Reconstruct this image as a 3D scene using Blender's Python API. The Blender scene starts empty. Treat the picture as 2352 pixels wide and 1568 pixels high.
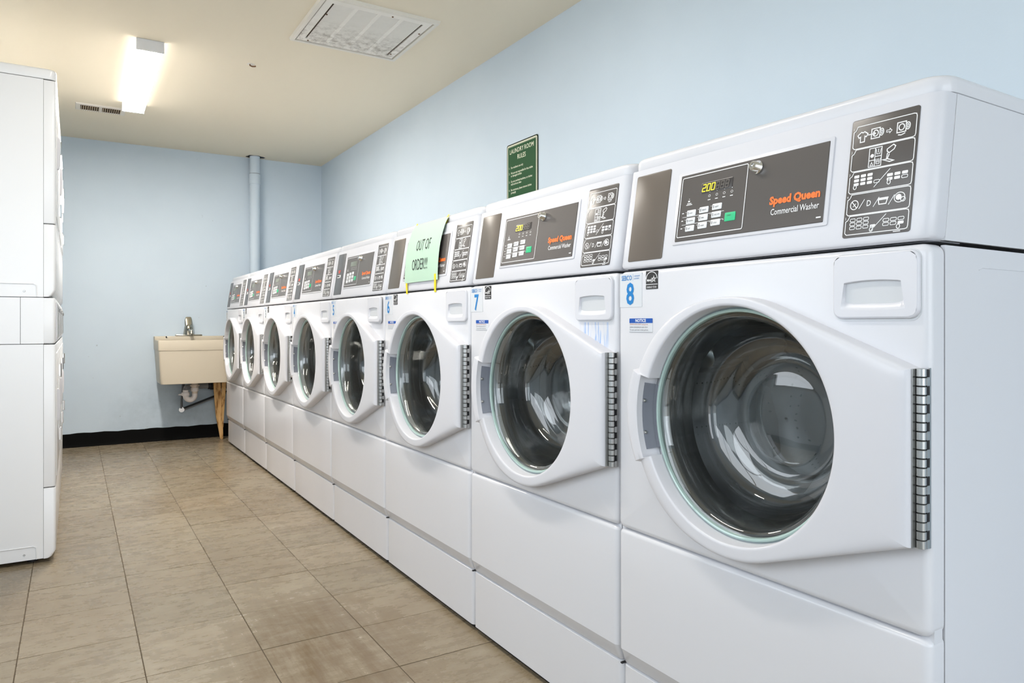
import bpy, bmesh, math, random
from math import sin, cos, pi, radians, sqrt, atan2
random.seed(7)
C = bpy.context.scene.collection
scene = bpy.context.scene

# ------------------------------------------------------------------ camera
cam_d = bpy.data.cameras.new('camera'); cam = bpy.data.objects.new('camera', cam_d); C.objects.link(cam)
cam.location = (-1.0396, -0.5535, 0.947)
cam.rotation_euler = (radians(90), 0, -0.5512)
cam_d.sensor_width = 36.0; cam_d.lens = 36.0 * 1638.1 / 2352.0
cam_d.shift_y = (744.87 - 784.0) / 2352.0
cam_d.clip_start = 0.02
scene.camera = cam

# ------------------------------------------------------------------ world, daylight, exposure
w = bpy.data.worlds.new('sky'); scene.world = w; w.use_nodes = True
bg = w.node_tree.nodes['Background']
bg.inputs[0].default_value = (0.86, 0.93, 1.0, 1); bg.inputs[1].default_value = 3.5
LAMP = 92.0                                  # brightness of the fluorescent tubes
LAMP_COL = (1.0, 0.94, 0.86, 1)
vs = scene.view_settings
vs.view_transform = 'Standard'; vs.look = 'None'; vs.gamma = 1.0; vs.use_curve_mapping = False
vs.exposure = 0.30
scene.cycles.max_bounces = 9; scene.cycles.transmission_bounces = 9

def portal(name, loc, rot, sx, sy):           # daylight comes in through the openings of the room
    l = bpy.data.lights.new(name, 'AREA'); l.shape = 'RECTANGLE'; l.size = sx; l.size_y = sy
    l.cycles.is_portal = True
    o = bpy.data.objects.new(name, l); C.objects.link(o); o.location = loc; o.rotation_euler = rot

ROOM_X0, ROOM_X1, ROOM_Y0, ROOM_Y1, H = -1.90, 0.885, -2.6, 5.897, 2.388
REAR_OPEN = (-1.80, 0.78, 0.0, 2.28)          # x0,x1,z0,z1 of the unseen shop front behind the camera, enlarged for more daylight
LEFT_OPEN = (-.9, 2.3, 0.95, 1.95)            # y0,y1,z0,z1 of an added, unseen window that lights the washer fronts
portal('daylight_rear', ((REAR_OPEN[0]+REAR_OPEN[1])/2, ROOM_Y0-.06, (REAR_OPEN[2]+REAR_OPEN[3])/2), (radians(90), 0, 0),
       REAR_OPEN[1]-REAR_OPEN[0], REAR_OPEN[3]-REAR_OPEN[2])
portal('daylight_left', (ROOM_X0-.06, (LEFT_OPEN[0]+LEFT_OPEN[1])/2, (LEFT_OPEN[2]+LEFT_OPEN[3])/2), (radians(90), 0, radians(-90)),
       LEFT_OPEN[1]-LEFT_OPEN[0], LEFT_OPEN[3]-LEFT_OPEN[2])

# ------------------------------------------------------------------ materials
def srgb(r, g, b):
    f = lambda c: (c/255/12.92) if c/255 <= .04045 else ((c/255+.055)/1.055)**2.4
    return (f(r), f(g), f(b), 1)
MATS = {}
def mat(name, col, rough=.5, metal=0, spec=.5, trans=0, ior=1.45, emit=None, estr=0, coat=0):
    m = bpy.data.materials.new(name); m.use_nodes = True
    p = m.node_tree.nodes['Principled BSDF']
    p.inputs['Base Color'].default_value = col; p.inputs['Roughness'].default_value = rough
    p.inputs['Metallic'].default_value = metal; p.inputs['Specular IOR Level'].default_value = spec
    p.inputs['Transmission Weight'].default_value = trans; p.inputs['IOR'].default_value = ior
    p.inputs['Coat Weight'].default_value = coat
    if emit: p.inputs['Emission Color'].default_value = emit; p.inputs['Emission Strength'].default_value = estr
    MATS[name] = m; return m
def nodes(m): return m.node_tree.nodes, m.node_tree.links, m.node_tree.nodes['Principled BSDF']
def noise_node(m, scale, detail=4, rough=.55, coord='Object', stretch=None, seed_random=False):
    N, L, P = nodes(m)
    n = N.new('ShaderNodeTexNoise'); n.inputs['Scale'].default_value = scale
    n.inputs['Detail'].default_value = detail; n.inputs['Roughness'].default_value = rough
    if coord == 'World':
        src = N.new('ShaderNodeNewGeometry').outputs['Position']
    else:
        src = N.new('ShaderNodeTexCoord').outputs[coord]
    mp = N.new('ShaderNodeMapping'); L.new(src, mp.inputs[0])
    if stretch: mp.inputs['Scale'].default_value = stretch
    if seed_random:
        oi = N.new('ShaderNodeObjectInfo'); mul = N.new('ShaderNodeMath'); mul.operation = 'MULTIPLY'
        mul.inputs[1].default_value = 37.0; L.new(oi.outputs['Random'], mul.inputs[0])
        L.new(mul.outputs[0], mp.inputs['Location'])
    L.new(mp.outputs[0], n.inputs['Vector'])
    return n
def ramp(m, fac, stops):
    N, L, P = nodes(m)
    r = N.new('ShaderNodeValToRGB'); e = r.color_ramp.elements
    while len(e) < len(stops): e.new(.5)
    for i, (p, c) in enumerate(stops): e[i].position = p; e[i].color = c
    L.new(fac, r.inputs[0]); return r
def mix(m, fac, a, b, mode='MIX'):
    N, L, P = nodes(m)
    x = N.new('ShaderNodeMix'); x.data_type = 'RGBA'; x.blend_type = mode
    for s, v in ((0, fac), (6, a), (7, b)):
        if hasattr(v, 'default_value') or hasattr(v, 'links'): L.new(v, x.inputs[s])
        else: x.inputs[s].default_value = v
    return x.outputs[2]
def mth(m, op, a, b=0., c=None):
    N, L, P = nodes(m); x = N.new('ShaderNodeMath'); x.operation = op
    for i, v in enumerate((a, b) if c is None else (a, b, c)):
        if hasattr(v, 'links'): L.new(v, x.inputs[i])
        else: x.inputs[i].default_value = v
    return x.outputs[0]
def bump(m, h, strength=.1, dist=.002):
    N, L, P = nodes(m); b = N.new('ShaderNodeBump'); b.inputs['Strength'].default_value = strength
    b.inputs['Distance'].default_value = dist; L.new(h, b.inputs['Height']); L.new(b.outputs[0], P.inputs['Normal'])
def xyz(m):
    N, L, P = nodes(m); g = N.new('ShaderNodeNewGeometry'); s = N.new('ShaderNodeSeparateXYZ')
    L.new(g.outputs['Position'], s.inputs[0]); return s.outputs
def blob(m, cx, cz, rx, rz, ax='X', bx='Z'):      # soft patch 1..0 around a place on a surface (for stains)
    s = xyz(m)
    a = mth(m, 'DIVIDE', mth(m, 'SUBTRACT', s[ax], cx), rx); b = mth(m, 'DIVIDE', mth(m, 'SUBTRACT', s[bx], cz), rz)
    d = mth(m, 'ADD', mth(m, 'MULTIPLY', a, a), mth(m, 'MULTIPLY', b, b))
    return mth(m, 'MAXIMUM', mth(m, 'SUBTRACT', 1.0, d), 0.0)

# painted walls
def wall_mat(name, col, dirty=False):
    m = mat(name, col, .6, spec=.3); N, L, P = nodes(m)
    n1 = noise_node(m, 1.4, 3, coord='World'); n2 = noise_node(m, 130, 2, coord='World')
    a = ramp(m, n1.outputs[0], [(.3, (col[0]*.95, col[1]*.96, col[2]*.97, 1)), (.7, (col[0]*1.03, col[1]*1.03, col[2]*1.03, 1))]).outputs[0]
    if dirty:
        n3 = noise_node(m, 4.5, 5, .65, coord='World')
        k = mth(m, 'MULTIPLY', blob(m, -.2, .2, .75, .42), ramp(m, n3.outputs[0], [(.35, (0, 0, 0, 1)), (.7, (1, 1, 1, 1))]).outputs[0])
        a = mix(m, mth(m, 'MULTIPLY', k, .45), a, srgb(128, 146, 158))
        n4 = noise_node(m, 24, 2, .5, coord='World')
        sp = ramp(m, n4.outputs[0], [(.765, (0, 0, 0, 1)), (.79, (1, 1, 1, 1))]).outputs[0]
        a = mix(m, mth(m, 'MULTIPLY', sp, .35), a, srgb(120, 125, 125))
    L.new(a, P.inputs['Base Color']); bump(m, n2.outputs[0], .12, .0015); return m
BLUE = srgb(206, 220, 232)
wall_mat('wall_paint', BLUE); wall_mat('wall_paint_back', BLUE, True)
m = mat('ceiling_paint', srgb(233, 224, 204), .75, spec=.2)
bump(m, noise_node(m, 160, 3, coord='World').outputs[0], .15, .0015)
# vinyl floor tile
m = mat('floor_tile', srgb(172, 158, 134), .24, spec=.45); N, L, P = nodes(m)
nA = noise_node(m, 9, 6, .7, stretch=(1, 2.4, 1), seed_random=True); nB = noise_node(m, 46, 4, .7, stretch=(1, 2.6, 1), seed_random=True)
nC = noise_node(m, 1.1, 3, .6, coord='World')
a = ramp(m, nA.outputs[0], [(.28, srgb(143, 130, 109)), (.5, srgb(157, 145, 124)), (.75, srgb(178, 168, 149))]).outputs[0]
b = ramp(m, nB.outputs[0], [(.27, srgb(112, 98, 78)), (.40, srgb(255, 255, 255))]).outputs[0]
c = mix(m, .7, a, b, 'MULTIPLY')
wt = ramp(m, nB.outputs[0], [(.66, (0, 0, 0, 1)), (.74, (1, 1, 1, 1))]).outputs[0]
c = mix(m, mth(m, 'MULTIPLY', wt, .35), c, srgb(214, 206, 190))
c = mix(m, ramp(m, nC.outputs[0], [(.40, (0, 0, 0, 1)), (.65, (.5, .5, .5, 1))]).outputs[0], c, srgb(132, 112, 86))
oi = N.new('ShaderNodeObjectInfo')
tint = ramp(m, oi.outputs['Random'], [(0, (.90, .89, .87, 1)), (1, (1.04, 1.03, 1.02, 1))]).outputs[0]
c = mix(m, 1.0, mix(m, 1.0, c, tint, 'MULTIPLY'), (.84, .83, .81, 1), 'MULTIPLY')
nS = noise_node(m, 26, 4, .7, coord='World', stretch=(1, .12, 1))
st = mth(m, 'MULTIPLY', blob(m, -.42, 1.50, .32, .56, 'X', 'Y'), ramp(m, nS.outputs[0], [(.35, (.25, .25, .25, 1)), (.65, (1, 1, 1, 1))]).outputs[0])
c = mix(m, mth(m, 'MULTIPLY', st, .8), c, srgb(108, 89, 65))
L.new(c, P.inputs['Base Color'])
rg = mth(m, 'ADD', .17, mth(m, 'MULTIPLY', nA.outputs[0], .22))
L.new(mth(m, 'SUBTRACT', rg, mth(m, 'MULTIPLY', st, .14)), P.inputs['Roughness'])
bump(m, nA.outputs[0], .05, .002)
mat('grout', srgb(84, 72, 56), .9)
mat('base_black', srgb(10, 10, 10), .75, spec=.12); bump(MATS['base_black'], noise_node(MATS['base_black'], 12, coord='World').outputs[0], .3, .004)
# machines
def enamel(name, col, rough=.22):
    m = mat(name, col, rough, spec=.5); bump(m, noise_node(m, 9, 2).outputs[0], .02, .004); return m
WHITE = srgb(216, 216, 220)
enamel('enamel', WHITE); enamel('enamel_dryer', srgb(236, 236, 237), .25)
mat('plastic', srgb(212, 212, 217), .30); mat('plastic_grey', srgb(205, 207, 210), .4)
# front of machine number seven, blue detergent run down below the drawer
m = enamel('enamel_stained', WHITE); N, L, P = nodes(m)
nD = noise_node(m, 95, 3, .6, coord='World', stretch=(1, 1, .09))
k = mth(m, 'MULTIPLY', blob(m, .765, .945, .062, .085, 'Y', 'Z'), ramp(m, nD.outputs[0], [(.5, (0, 0, 0, 1)), (.64, (1, 1, 1, 1))]).outputs[0])
L.new(mix(m, mth(m, 'MINIMUM', mth(m, 'MULTIPLY', k, 1.1), .75), WHITE, srgb(120, 165, 220)), P.inputs['Base Color'])
m = mat('overlay', srgb(88, 83, 80), .28, spec=.5)
mat('plate_brown', srgb(106, 98, 90), .28, spec=.18)
mat('plate_grey', srgb(84, 84, 86), .3)
mat('print_white', srgb(240, 240, 240), .5); mat('print_orange', srgb(255, 118, 44), .5)
mat('print_grey', srgb(150, 146, 142), .5); mat('button', srgb(228, 230, 232), .45); mat('button_green', srgb(40, 190, 130), .45)
mat('print_dark', srgb(70, 70, 76), .5); mat('print_blue', srgb(0, 122, 192), .5); mat('print_slate', srgb(86, 98, 112), .5)
mat('sticker_clear', srgb(212, 215, 219), .3); mat('notice_blue', srgb(0, 78, 168), .4); mat('print_black', srgb(40, 38, 38), .5)
mat('print_text', srgb(110, 112, 122), .5); mat('print_red', srgb(190, 120, 105), .5); mat('logo_red', srgb(222, 72, 48), .5)
mat('led_on', srgb(230, 220, 60), .4, emit=srgb(250, 235, 40), estr=1.3); mat('led_off', srgb(108, 102, 96), .4)
mat('display_black', srgb(66, 62, 60), .25); mat('display_dim', srgb(116, 122, 108), .3)
mat('steel', (.50, .50, .49, 1), .32, 1); mat('steel_dark', (.34, .34, .34, 1), .4, 1); mat('chrome', (.82, .82, .82, 1), .1, 1); mat('chrome_dull', (.42, .40, .34, 1), .16, 1)
mat('black_plastic', srgb(30, 30, 33), .5); mat('dark_void', srgb(22, 22, 24), .8); mat('rubber', srgb(30, 31, 34), .5)
mat('grip_grey', srgb(112, 116, 126), .45)
m = mat('drum_steel', (.56, .56, .56, 1), .28, 1); N, L, P = nodes(m)
v = N.new('ShaderNodeTexVoronoi'); v.inputs['Scale'].default_value = 60; v.inputs['Randomness'].default_value = 0.0
L.new(N.new('ShaderNodeTexCoord').outputs['Object'], v.inputs['Vector'])
L.new(ramp(m, v.outputs['Distance'], [(.10, (.06, .06, .06, 1)), (.17, (.27, .27, .28, 1))]).outputs[0], P.inputs['Base Color'])
m = mat('door_glass', (.86, .90, .89, 1), .012, trans=.985, ior=1.52, coat=1.0)
m = mat('glass_edge', srgb(172, 196, 190), .06, spec=1.0)
mat('rim_seal', srgb(200, 206, 210), .15, spec=.8)
# other things
m = mat('tub_cream', srgb(209, 199, 180), .42); bump(m, noise_node(m, 20, 2).outputs[0], .05, .002)
m = mat('pine', srgb(214, 172, 116), .6); N, L, P = nodes(m)
n = noise_node(m, 16, 4, .6, stretch=(3, 3, .35))
L.new(ramp(m, n.outputs[0], [(.36, srgb(140, 98, 52)), (.47, srgb(206, 164, 106)), (.7, srgb(226, 188, 132))]).outputs[0], P.inputs['Base Color'])
mat('pvc', srgb(232, 226, 224), .35); mat('pvc_grey', srgb(150, 150, 152), .4); mat('nut_cream', srgb(214, 200, 186), .45)
mat('hose', srgb(120, 122, 128), .35, .6)
mat('paper_green', srgb(186, 214, 192), .8, spec=.1); mat('tape_yellow', srgb(240, 214, 10), .5); mat('ink', srgb(26, 34, 32), .6)
mat('sign_green', srgb(30, 80, 44), .5, spec=.15); mat('sign_dark', srgb(22, 36, 22), .5, spec=.15); mat('sign_cream', srgb(226, 230, 205), .4)
mat('fixture', srgb(230, 232, 236), .5)
mat('diffuser', srgb(250, 246, 236), .4, emit=LAMP_COL, estr=LAMP); mat('diffuser_side', srgb(250, 246, 236), .4, emit=LAMP_COL, estr=LAMP*.035); mat('diffuser_fill', srgb(250, 246, 236), .4, emit=LAMP_COL, estr=LAMP*.42)
m = mat('vent_white', srgb(238, 235, 228), .55); N, L, P = nodes(m)
n = noise_node(m, 26, 5, .75, coord='World'); n2 = noise_node(m, 5, 3, .6, coord='World')
s = xyz(m)
near = mth(m, 'MINIMUM', mth(m, 'MAXIMUM', mth(m, 'DIVIDE', mth(m, 'SUBTRACT', s['Y'], 2.74), .22), .05), 1.0)
k = mth(m, 'MULTIPLY', ramp(m, n.outputs[0], [(.44, (0, 0, 0, 1)), (.72, (1, 1, 1, 1))]).outputs[0], near)
L.new(mix(m, mth(m, 'MULTIPLY', k, .8), srgb(238, 235, 228), srgb(128, 116, 100)), P.inputs['Base Color'])
mat('vent_frame', srgb(228, 224, 214), .5); mat('vent_dark', srgb(74, 60, 44), .8); mat('register_vane', srgb(196, 182, 156), .5)
mat('rust', srgb(110, 74, 44), .7); mat('pavement', srgb(170, 168, 162), .9)
mat('alu', srgb(190, 190, 190), .4, .8)

# ------------------------------------------------------------------ mesh helpers
class MB:
    def __init__(s): s.v = []; s.f = []
    def add(s, v, f):
        b = len(s.v); s.v += [tuple(p) for p in v]; s.f += [tuple(i+b for i in q) for q in f]; return s
    def box(s, a, b):
        x0, y0, z0 = a; x1, y1, z1 = b
        return s.add([(x0,y0,z0),(x1,y0,z0),(x1,y1,z0),(x0,y1,z0),(x0,y0,z1),(x1,y0,z1),(x1,y1,z1),(x0,y1,z1)],
                     [(0,3,2,1),(4,5,6,7),(0,1,5,4),(1,2,6,5),(2,3,7,6),(3,0,4,7)])
    def rbox(s, a, b, r=.004, seg=2):
        bm = bmesh.new(); bmesh.ops.create_cube(bm, size=1)
        for v in bm.verts: v.co = [a[i] + (v.co[i]+.5)*(b[i]-a[i]) for i in range(3)]
        bmesh.ops.bevel(bm, geom=bm.edges[:], offset=r, segments=seg, affect='EDGES', profile=.5)
        bm.verts.index_update()
        s.add([v.co[:] for v in bm.verts], [[v.index for v in f.verts] for f in bm.faces]); bm.free(); return s
    def loft(s, rings, closed=True, cap0=False, cap1=False, flip=False):
        n = len(rings[0]); v = [p for r in rings for p in r]; f = []
        for i in range(len(rings)-1):
            for j in range(n if closed else n-1):
                k = (j+1) % n; q = (i*n+j, i*n+k, (i+1)*n+k, (i+1)*n+j); f.append(q[::-1] if flip else q)
        if cap0: f.append(tuple(range(n))[::-1] if not flip else tuple(range(n)))
        if cap1: f.append(tuple(range((len(rings)-1)*n, len(rings)*n)) if not flip else tuple(range((len(rings)-1)*n, len(rings)*n))[::-1])
        return s.add(v, f)
    def lathe_x(s, c, prof, n=64, flip=False):          # profile of (radius, x) about an axis along X through (y,z)=c
        rings = [[(x, c[0]+r*cos(2*pi*j/n), c[1]+r*sin(2*pi*j/n)) for j in range(n)] for r, x in prof]
        return s.loft(rings, flip=flip)
    def lathe_z(s, c, prof, n=24):
        rings = [[(c[0]+r*cos(2*pi*j/n), c[1]+r*sin(2*pi*j/n), z) for j in range(n)] for r, z in prof]
        return s.loft(rings, cap0=prof[0][0] > 1e-6, cap1=prof[-1][0] > 1e-6)
    def tube(s, path, r, n=12):
        from mathutils import Vector
        P = [Vector(p) for p in path]; rings = []; up = None
        for i, p in enumerate(P):
            d = (P[min(i+1, len(P)-1)] - P[max(i-1, 0)]).normalized()
            if up is None: up = Vector((0, 0, 1)) if abs(d.z) < .9 else Vector((1, 0, 0))
            a = d.cross(up).normalized(); up = a.cross(d).normalized()
            rr = r[i] if isinstance(r, (list, tuple)) else r
            rings.append([tuple(p + (a*cos(2*pi*j/n) + up*sin(2*pi*j/n))*rr) for j in range(n)])
        return s.loft(rings, cap0=True, cap1=True, flip=True)
    def map(s, fn): s.v = [fn(*p) for p in s.v]; return s
    def mesh(s, name, smooth=True, ang=32):
        me = bpy.data.meshes.new(name); me.from_pydata(s.v, [], s.f)
        bm = bmesh.new(); bm.from_mesh(me); bmesh.ops.recalc_face_normals(bm, faces=bm.faces[:]) if getattr(s, 'recalc', True) else None
        bm.to_mesh(me); bm.free()
        if smooth:
            me.polygons.foreach_set('use_smooth', [True]*len(me.polygons)); me.set_sharp_from_angle(angle=radians(ang))
        me.update(); return me
def link(name, me, m, parent=None, loc=(0, 0, 0)):
    o = bpy.data.objects.new(name, me); C.objects.link(o); o.location = loc
    if m is not None and len(me.materials) == 0: me.materials.append(MATS[m])
    elif m is not None and me.materials[0] != MATS[m]:
        o.material_slots[0].link = 'OBJECT'; o.material_slots[0].material = MATS[m]
    if parent: o.parent = parent
    return o
def empty(name, loc, label, cat, group=None):
    o = bpy.data.objects.new(name, None); C.objects.link(o); o.location = loc; o.empty_display_size = .1
    return tag(o, label, cat, group)
def tag(o, label, cat, group=None):
    o['label'] = label; o['category'] = cat
    if group: o['group'] = group
    return o
def struct(name, mb, m, label=None, parent=None, smooth=False):
    o = link(name, mb.mesh(name, smooth), m, parent)
    if not parent: o['kind'] = 'structure'
    if label: o['label'] = label
    return o
def rr(a0, a1, b0, b1, r, n=5):                      # rounded rectangle, points in (a,b)
    pts = []
    for cx, cy, t in ((a1-r, b1-r, 0), (a0+r, b1-r, 90), (a0+r, b0+r, 180), (a1-r, b0+r, 270)):
        for i in range(n+1):
            g = radians(t + 90*i/n); pts.append((cx+r*cos(g), cy+r*sin(g)))
    return pts
TXT = {}
def text2d(body, size, align='LEFT', sx=1.0, bold=0.0, shear=0.0, line=1.0):
    k = (body, size, align, sx, bold, shear, line)
    if k in TXT: return TXT[k]
    cu = bpy.data.curves.new('t', 'FONT'); cu.body = body; cu.size = size; cu.align_x = align; cu.resolution_u = 2
    cu.offset = bold*size; cu.shear = shear; cu.space_line = line; cu.fill_mode = 'FRONT'
    o = bpy.data.objects.new('t', cu); C.objects.link(o)
    dg = bpy.context.evaluated_depsgraph_get(); dg.update()
    me = bpy.data.meshes.new_from_object(o.evaluated_get(dg))
    v = [(p.co.x*sx, p.co.y) for p in me.vertices]; f = [tuple(p.vertices) for p in me.polygons]
    bpy.data.objects.remove(o); bpy.data.curves.remove(cu); bpy.data.meshes.remove(me)
    TXT[k] = (v, f); return v, f
class Flat:                                           # flat print: shapes in a (u right, v up) plane
    def __init__(s): s.v = []; s.f = []
    def poly(s, pts): b = len(s.v); s.v += pts; s.f.append(tuple(range(b, b+len(pts)))); return s
    def rect(s, u0, v0, u1, v1): return s.poly([(u0, v0), (u1, v0), (u1, v1), (u0, v1)])
    def line(s, pts, wd, closed=False):
        n = len(pts); L = []; R = []
        for i in range(n):
            if closed: a, b = pts[i-1], pts[(i+1) % n]
            else: a, b = pts[max(i-1, 0)], pts[min(i+1, n-1)]
            def un(p, q):
                d = (q[0]-p[0], q[1]-p[1]); l = math.hypot(*d) or 1; return d[0]/l, d[1]/l
            d1 = un(a, pts[i]) if (closed or i > 0) else un(pts[i], b)
            d2 = un(pts[i], b) if (closed or i < n-1) else d1
            nx, ny = -(d1[1]+d2[1]), d1[0]+d2[0]; l = math.hypot(nx, ny) or 1; nx /= l; ny /= l
            k = wd/2/max(.35, nx*-d1[1] + ny*d1[0])
            L.append((pts[i][0]+nx*k, pts[i][1]+ny*k)); R.append((pts[i][0]-nx*k, pts[i][1]-ny*k))
        b0 = len(s.v); s.v += L + R
        for i in range(n if closed else n-1):
            j = (i+1) % n; s.f.append((b0+i, b0+n+i, b0+n+j, b0+j))
        return s
    def circ(s, u, v, ru, rv, wd, n=20): return s.line([(u+ru*cos(2*pi*i/n), v+rv*sin(2*pi*i/n)) for i in range(n)], wd, True)
    def disc(s, u, v, ru, rv, n=16): return s.poly([(u+ru*cos(2*pi*i/n), v+rv*sin(2*pi*i/n)) for i in range(n)])
    def rrect(s, u0, v0, u1, v1, r, wd=None):
        p = rr(u0, u1, v0, v1, r, 3); return s.line(p, wd, True) if wd else s.poly(p)
    def text(s, body, u, v, size, **k):
        vv, ff = text2d(body, size, **k); b = len(s.v)
        s.v += [(u+p[0], v+p[1]) for p in vv]; s.f += [tuple(i+b for i in q) for q in ff]; return s
    def mb(s, fn):
        m = MB(); m.recalc = False; m.v = [fn(u, v) for u, v in s.v]; m.f = s.f; return m

# ------------------------------------------------------------------ the room
X0, X1, Y0, Y1 = ROOM_X0, ROOM_X1, ROOM_Y0, ROOM_Y1; TH = .12
fl = struct('floor', MB().box((X0-TH, Y0-TH, -.12), (X1+TH, Y1+TH, -.0014)), 'grout', 'beige mottled vinyl tile floor')
TS = .3018; tx0 = -.27 - 6*TS; ty0 = 1.294 - 13*TS
tb = MB().rbox((-TS/2+.0013, -TS/2+.0013, -.004), (TS/2-.0013, TS/2-.0013, 0), .0006, 1).mesh('tile')
for i in range(9):
    for j in range(29):
        cx, cy = tx0+(i+.5)*TS, ty0+(j+.5)*TS
        if cx-TS/2 > .30 or cx+TS/2 < X0 or cy-TS/2 > Y1-.01 or cy < Y0: continue
        t = link('tile', tb, 'floor_tile', fl, (cx, cy, random.uniform(-.0004, .0002)))
        t.rotation_euler = (random.uniform(-.0004, .0004), random.uniform(-.0004, .0004), random.uniform(-.001, .001))
struct('ceiling', MB().box((X0-TH, Y0-TH, H), (X1+TH, Y1+TH, H+.1)), 'ceiling_paint', 'flat beige painted ceiling')
struct('wall_back', MB().box((X0-TH, Y1, 0), (X1+TH, Y1+TH, H)), 'wall_paint_back', 'pale blue back wall behind the sink')
struct('wall_right', MB().box((X1, Y0-TH, 0), (X1+TH, Y1, H)), 'wall_paint', 'pale blue long wall behind the washers')
a, b, c, d = LEFT_OPEN
struct('wall_left', MB().box((X0-TH, Y0, 0), (X0, a, H)).box((X0-TH, b, 0), (X0, Y1, H)).box((X0-TH, a, 0), (X0, b, c)).box((X0-TH, a, d), (X0, b, H)),
       'wall_paint', 'pale blue wall behind the dryers')
wn = struct('added_window', MB().box((X0-.08, a, c), (X0-.03, b, c+.05)).box((X0-.08, a, d-.05), (X0-.03, b, d)).box((X0-.08, a, c), (X0-.03, a+.05, d)).box((X0-.08, b-.05, c), (X0-.03, b, d)),
       'alu', 'added aluminium framed window beside the camera, unseen, lighting the washer fronts')  # unseen window, added for the daylight it throws on the washers
for k in (1, 2): struct('mullion', MB().box((X0-.075, a+(b-a)*k/3-.02, c+.05), (X0-.035, a+(b-a)*k/3+.02, d-.05)), 'alu', None, wn)
a, b, c, d = REAR_OPEN
struct('wall_rear', MB().box((X0-TH, Y0-TH, 0), (a, Y0, H)).box((b, Y0-TH, 0), (X1, Y0, H)).box((a, Y0-TH, d), (b, Y0, H)), 'wall_paint', 'pale blue wall with the entrance behind the camera')
wn = struct('window_2', MB().box((a, Y0-.08, d-.05), (b, Y0-.03, d)).box((a, Y0-.08, 0), (a+.05, Y0-.03, d-.05)).box((b-.05, Y0-.08, 0), (b, Y0-.03, d-.05)).box((a+.05, Y0-.08, 0), (b-.05, Y0-.03, .08)),
       'alu', 'unseen aluminium framed shop front behind the camera, enlarged for daylight')
for k in (1, 2): struct('mullion', MB().box((a+(b-a)*k/3-.025, Y0-.075, .08), (a+(b-a)*k/3+.025, Y0-.035, d-.05)), 'alu', None, wn)
struct('floor_outside', MB().box((-14, -16, -.14), (14, 14, -.122)), 'pavement', 'unseen pale pavement outside the windows, put in to bounce daylight')  # unseen ground, put in to bounce daylight indoors
def cove(name, pts_fn, length, lab):
    prof = [(.0, .106), (.004, .106), (.005, .10), (.005, .02), (.009, .008), (.018, .0), (.0, .0)]
    n = 60; rings = []
    for i in range(n+1):
        t = length*i/n; wob = .0025*sin(i*1.7)+.0015*sin(i*.63+1)
        rings.append([pts_fn(t, p, z+(wob if z > .09 else 0)) for p, z in prof])
    return struct(name, MB().loft(rings, closed=True, cap0=True, cap1=True), 'base_black', lab, smooth=True)
cove('baseboard_back', lambda t, p, z: (X0+t, Y1-p, z), X1-X0, 'black rubber cove base along the back wall')
cove('baseboard_left', lambda t, p, z: (X0+p, Y0+t, z), Y1-Y0-.02, 'black rubber cove base behind the dryers')

# ------------------------------------------------------------------ washing machines
W = .684; OFF = (.35, .342)                      # mesh origin: centre of the footprint
YC, ZC = .3425, .766                             # centre of the porthole
K = .155; KN = sqrt(1+K*K)
CACHE = {}
def wl(x, y, z): return (x-OFF[0], y-OFF[1], z)
def cached(key, fn, smooth=True, ang=32):
    if key not in CACHE:
        mb = fn(); mb.map(wl); CACHE[key] = mb.mesh(key, smooth, ang)
    return CACHE[key]
def T(y, z, off=0.0): return (K*(z-1.07) - off/KN, y, z + off*K/KN)   # a point on the tilted console face
def front(off): return lambda y, z: (-off, y, z)
def wrap(f, z, ins=0, rad=.014, back=.037, n=6):
    y0, y1 = .0004+ins, W-.0004-ins; f = f+ins; p = [(back, y0), (f+rad, y0)]
    for i in range(1, n+1): g = pi/2*i/n; p.append((f+rad-rad*sin(g), y0+rad-rad*cos(g)))
    p += [(f, y0+(y1-y0)*.25), (f, (y0+y1)/2), (f, y0+(y1-y0)*.75)]
    for i in range(n+1): g = pi/2*i/n; p.append((f+rad-rad*cos(g), y1-rad+rad*sin(g)))
    p.append((back, y1)); return [(x, y, z) for x, y in p]
def g_cabinet():
    m = MB()
    for y0, y1 in ((-.0002, .006), (W-.006, W+.0002)):
        for poly in ([(.039, .012), (.70, .012), (.70, 1.0625), (.039, 1.0625)], [(.039, 1.0695), (.70, 1.0695), (.70, 1.288), (.0735, 1.288)]):
            rs = [[(x, y, z) for x, z in poly] for y in (y0, y1)]; m.loft(rs, cap0=True, cap1=True)
    m.box((.69, 0, .02), (.70, W, 1.288)); m.box((.04, .006, .02), (.69, W-.006, .03)); m.box((.0125, .001, .44), (.034, W-.001, .53)); return m
def g_front_panel():
    m = MB(); y0, y1, z0, z1 = .0004, W-.0004, .4952, 1.0640; er = .012
    def dense(p, k=14): return [(p[i][0]+(p[(i+1) % len(p)][0]-p[i][0])*j/k, p[i][1]+(p[(i+1) % len(p)][1]-p[i][1])*j/k) for i in range(len(p)) for j in range(k if (i+1) % 7 == 0 else 1)]
    def ring(ins, x): return [(x, a, b) for a, b in dense(rr(y0+ins, y1-ins, z0+ins, z1-ins, max(.004, .016-ins), 6))]
    base = ring(er, 0); hole = []
    for p in base:
        g = atan2(p[2]-ZC, p[1]-YC); hole.append((0, YC+.226*cos(g), ZC+.226*sin(g)))
    rings = [[(.035, h[1], h[2]) for h in hole], hole, base]
    for i in range(1, 6):
        g = pi/2*i/5; rings.append(ring(er*(1-sin(g)), er*(1-cos(g))))
    rings.append(ring(0, .037)); m.loft(rings); return m
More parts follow.
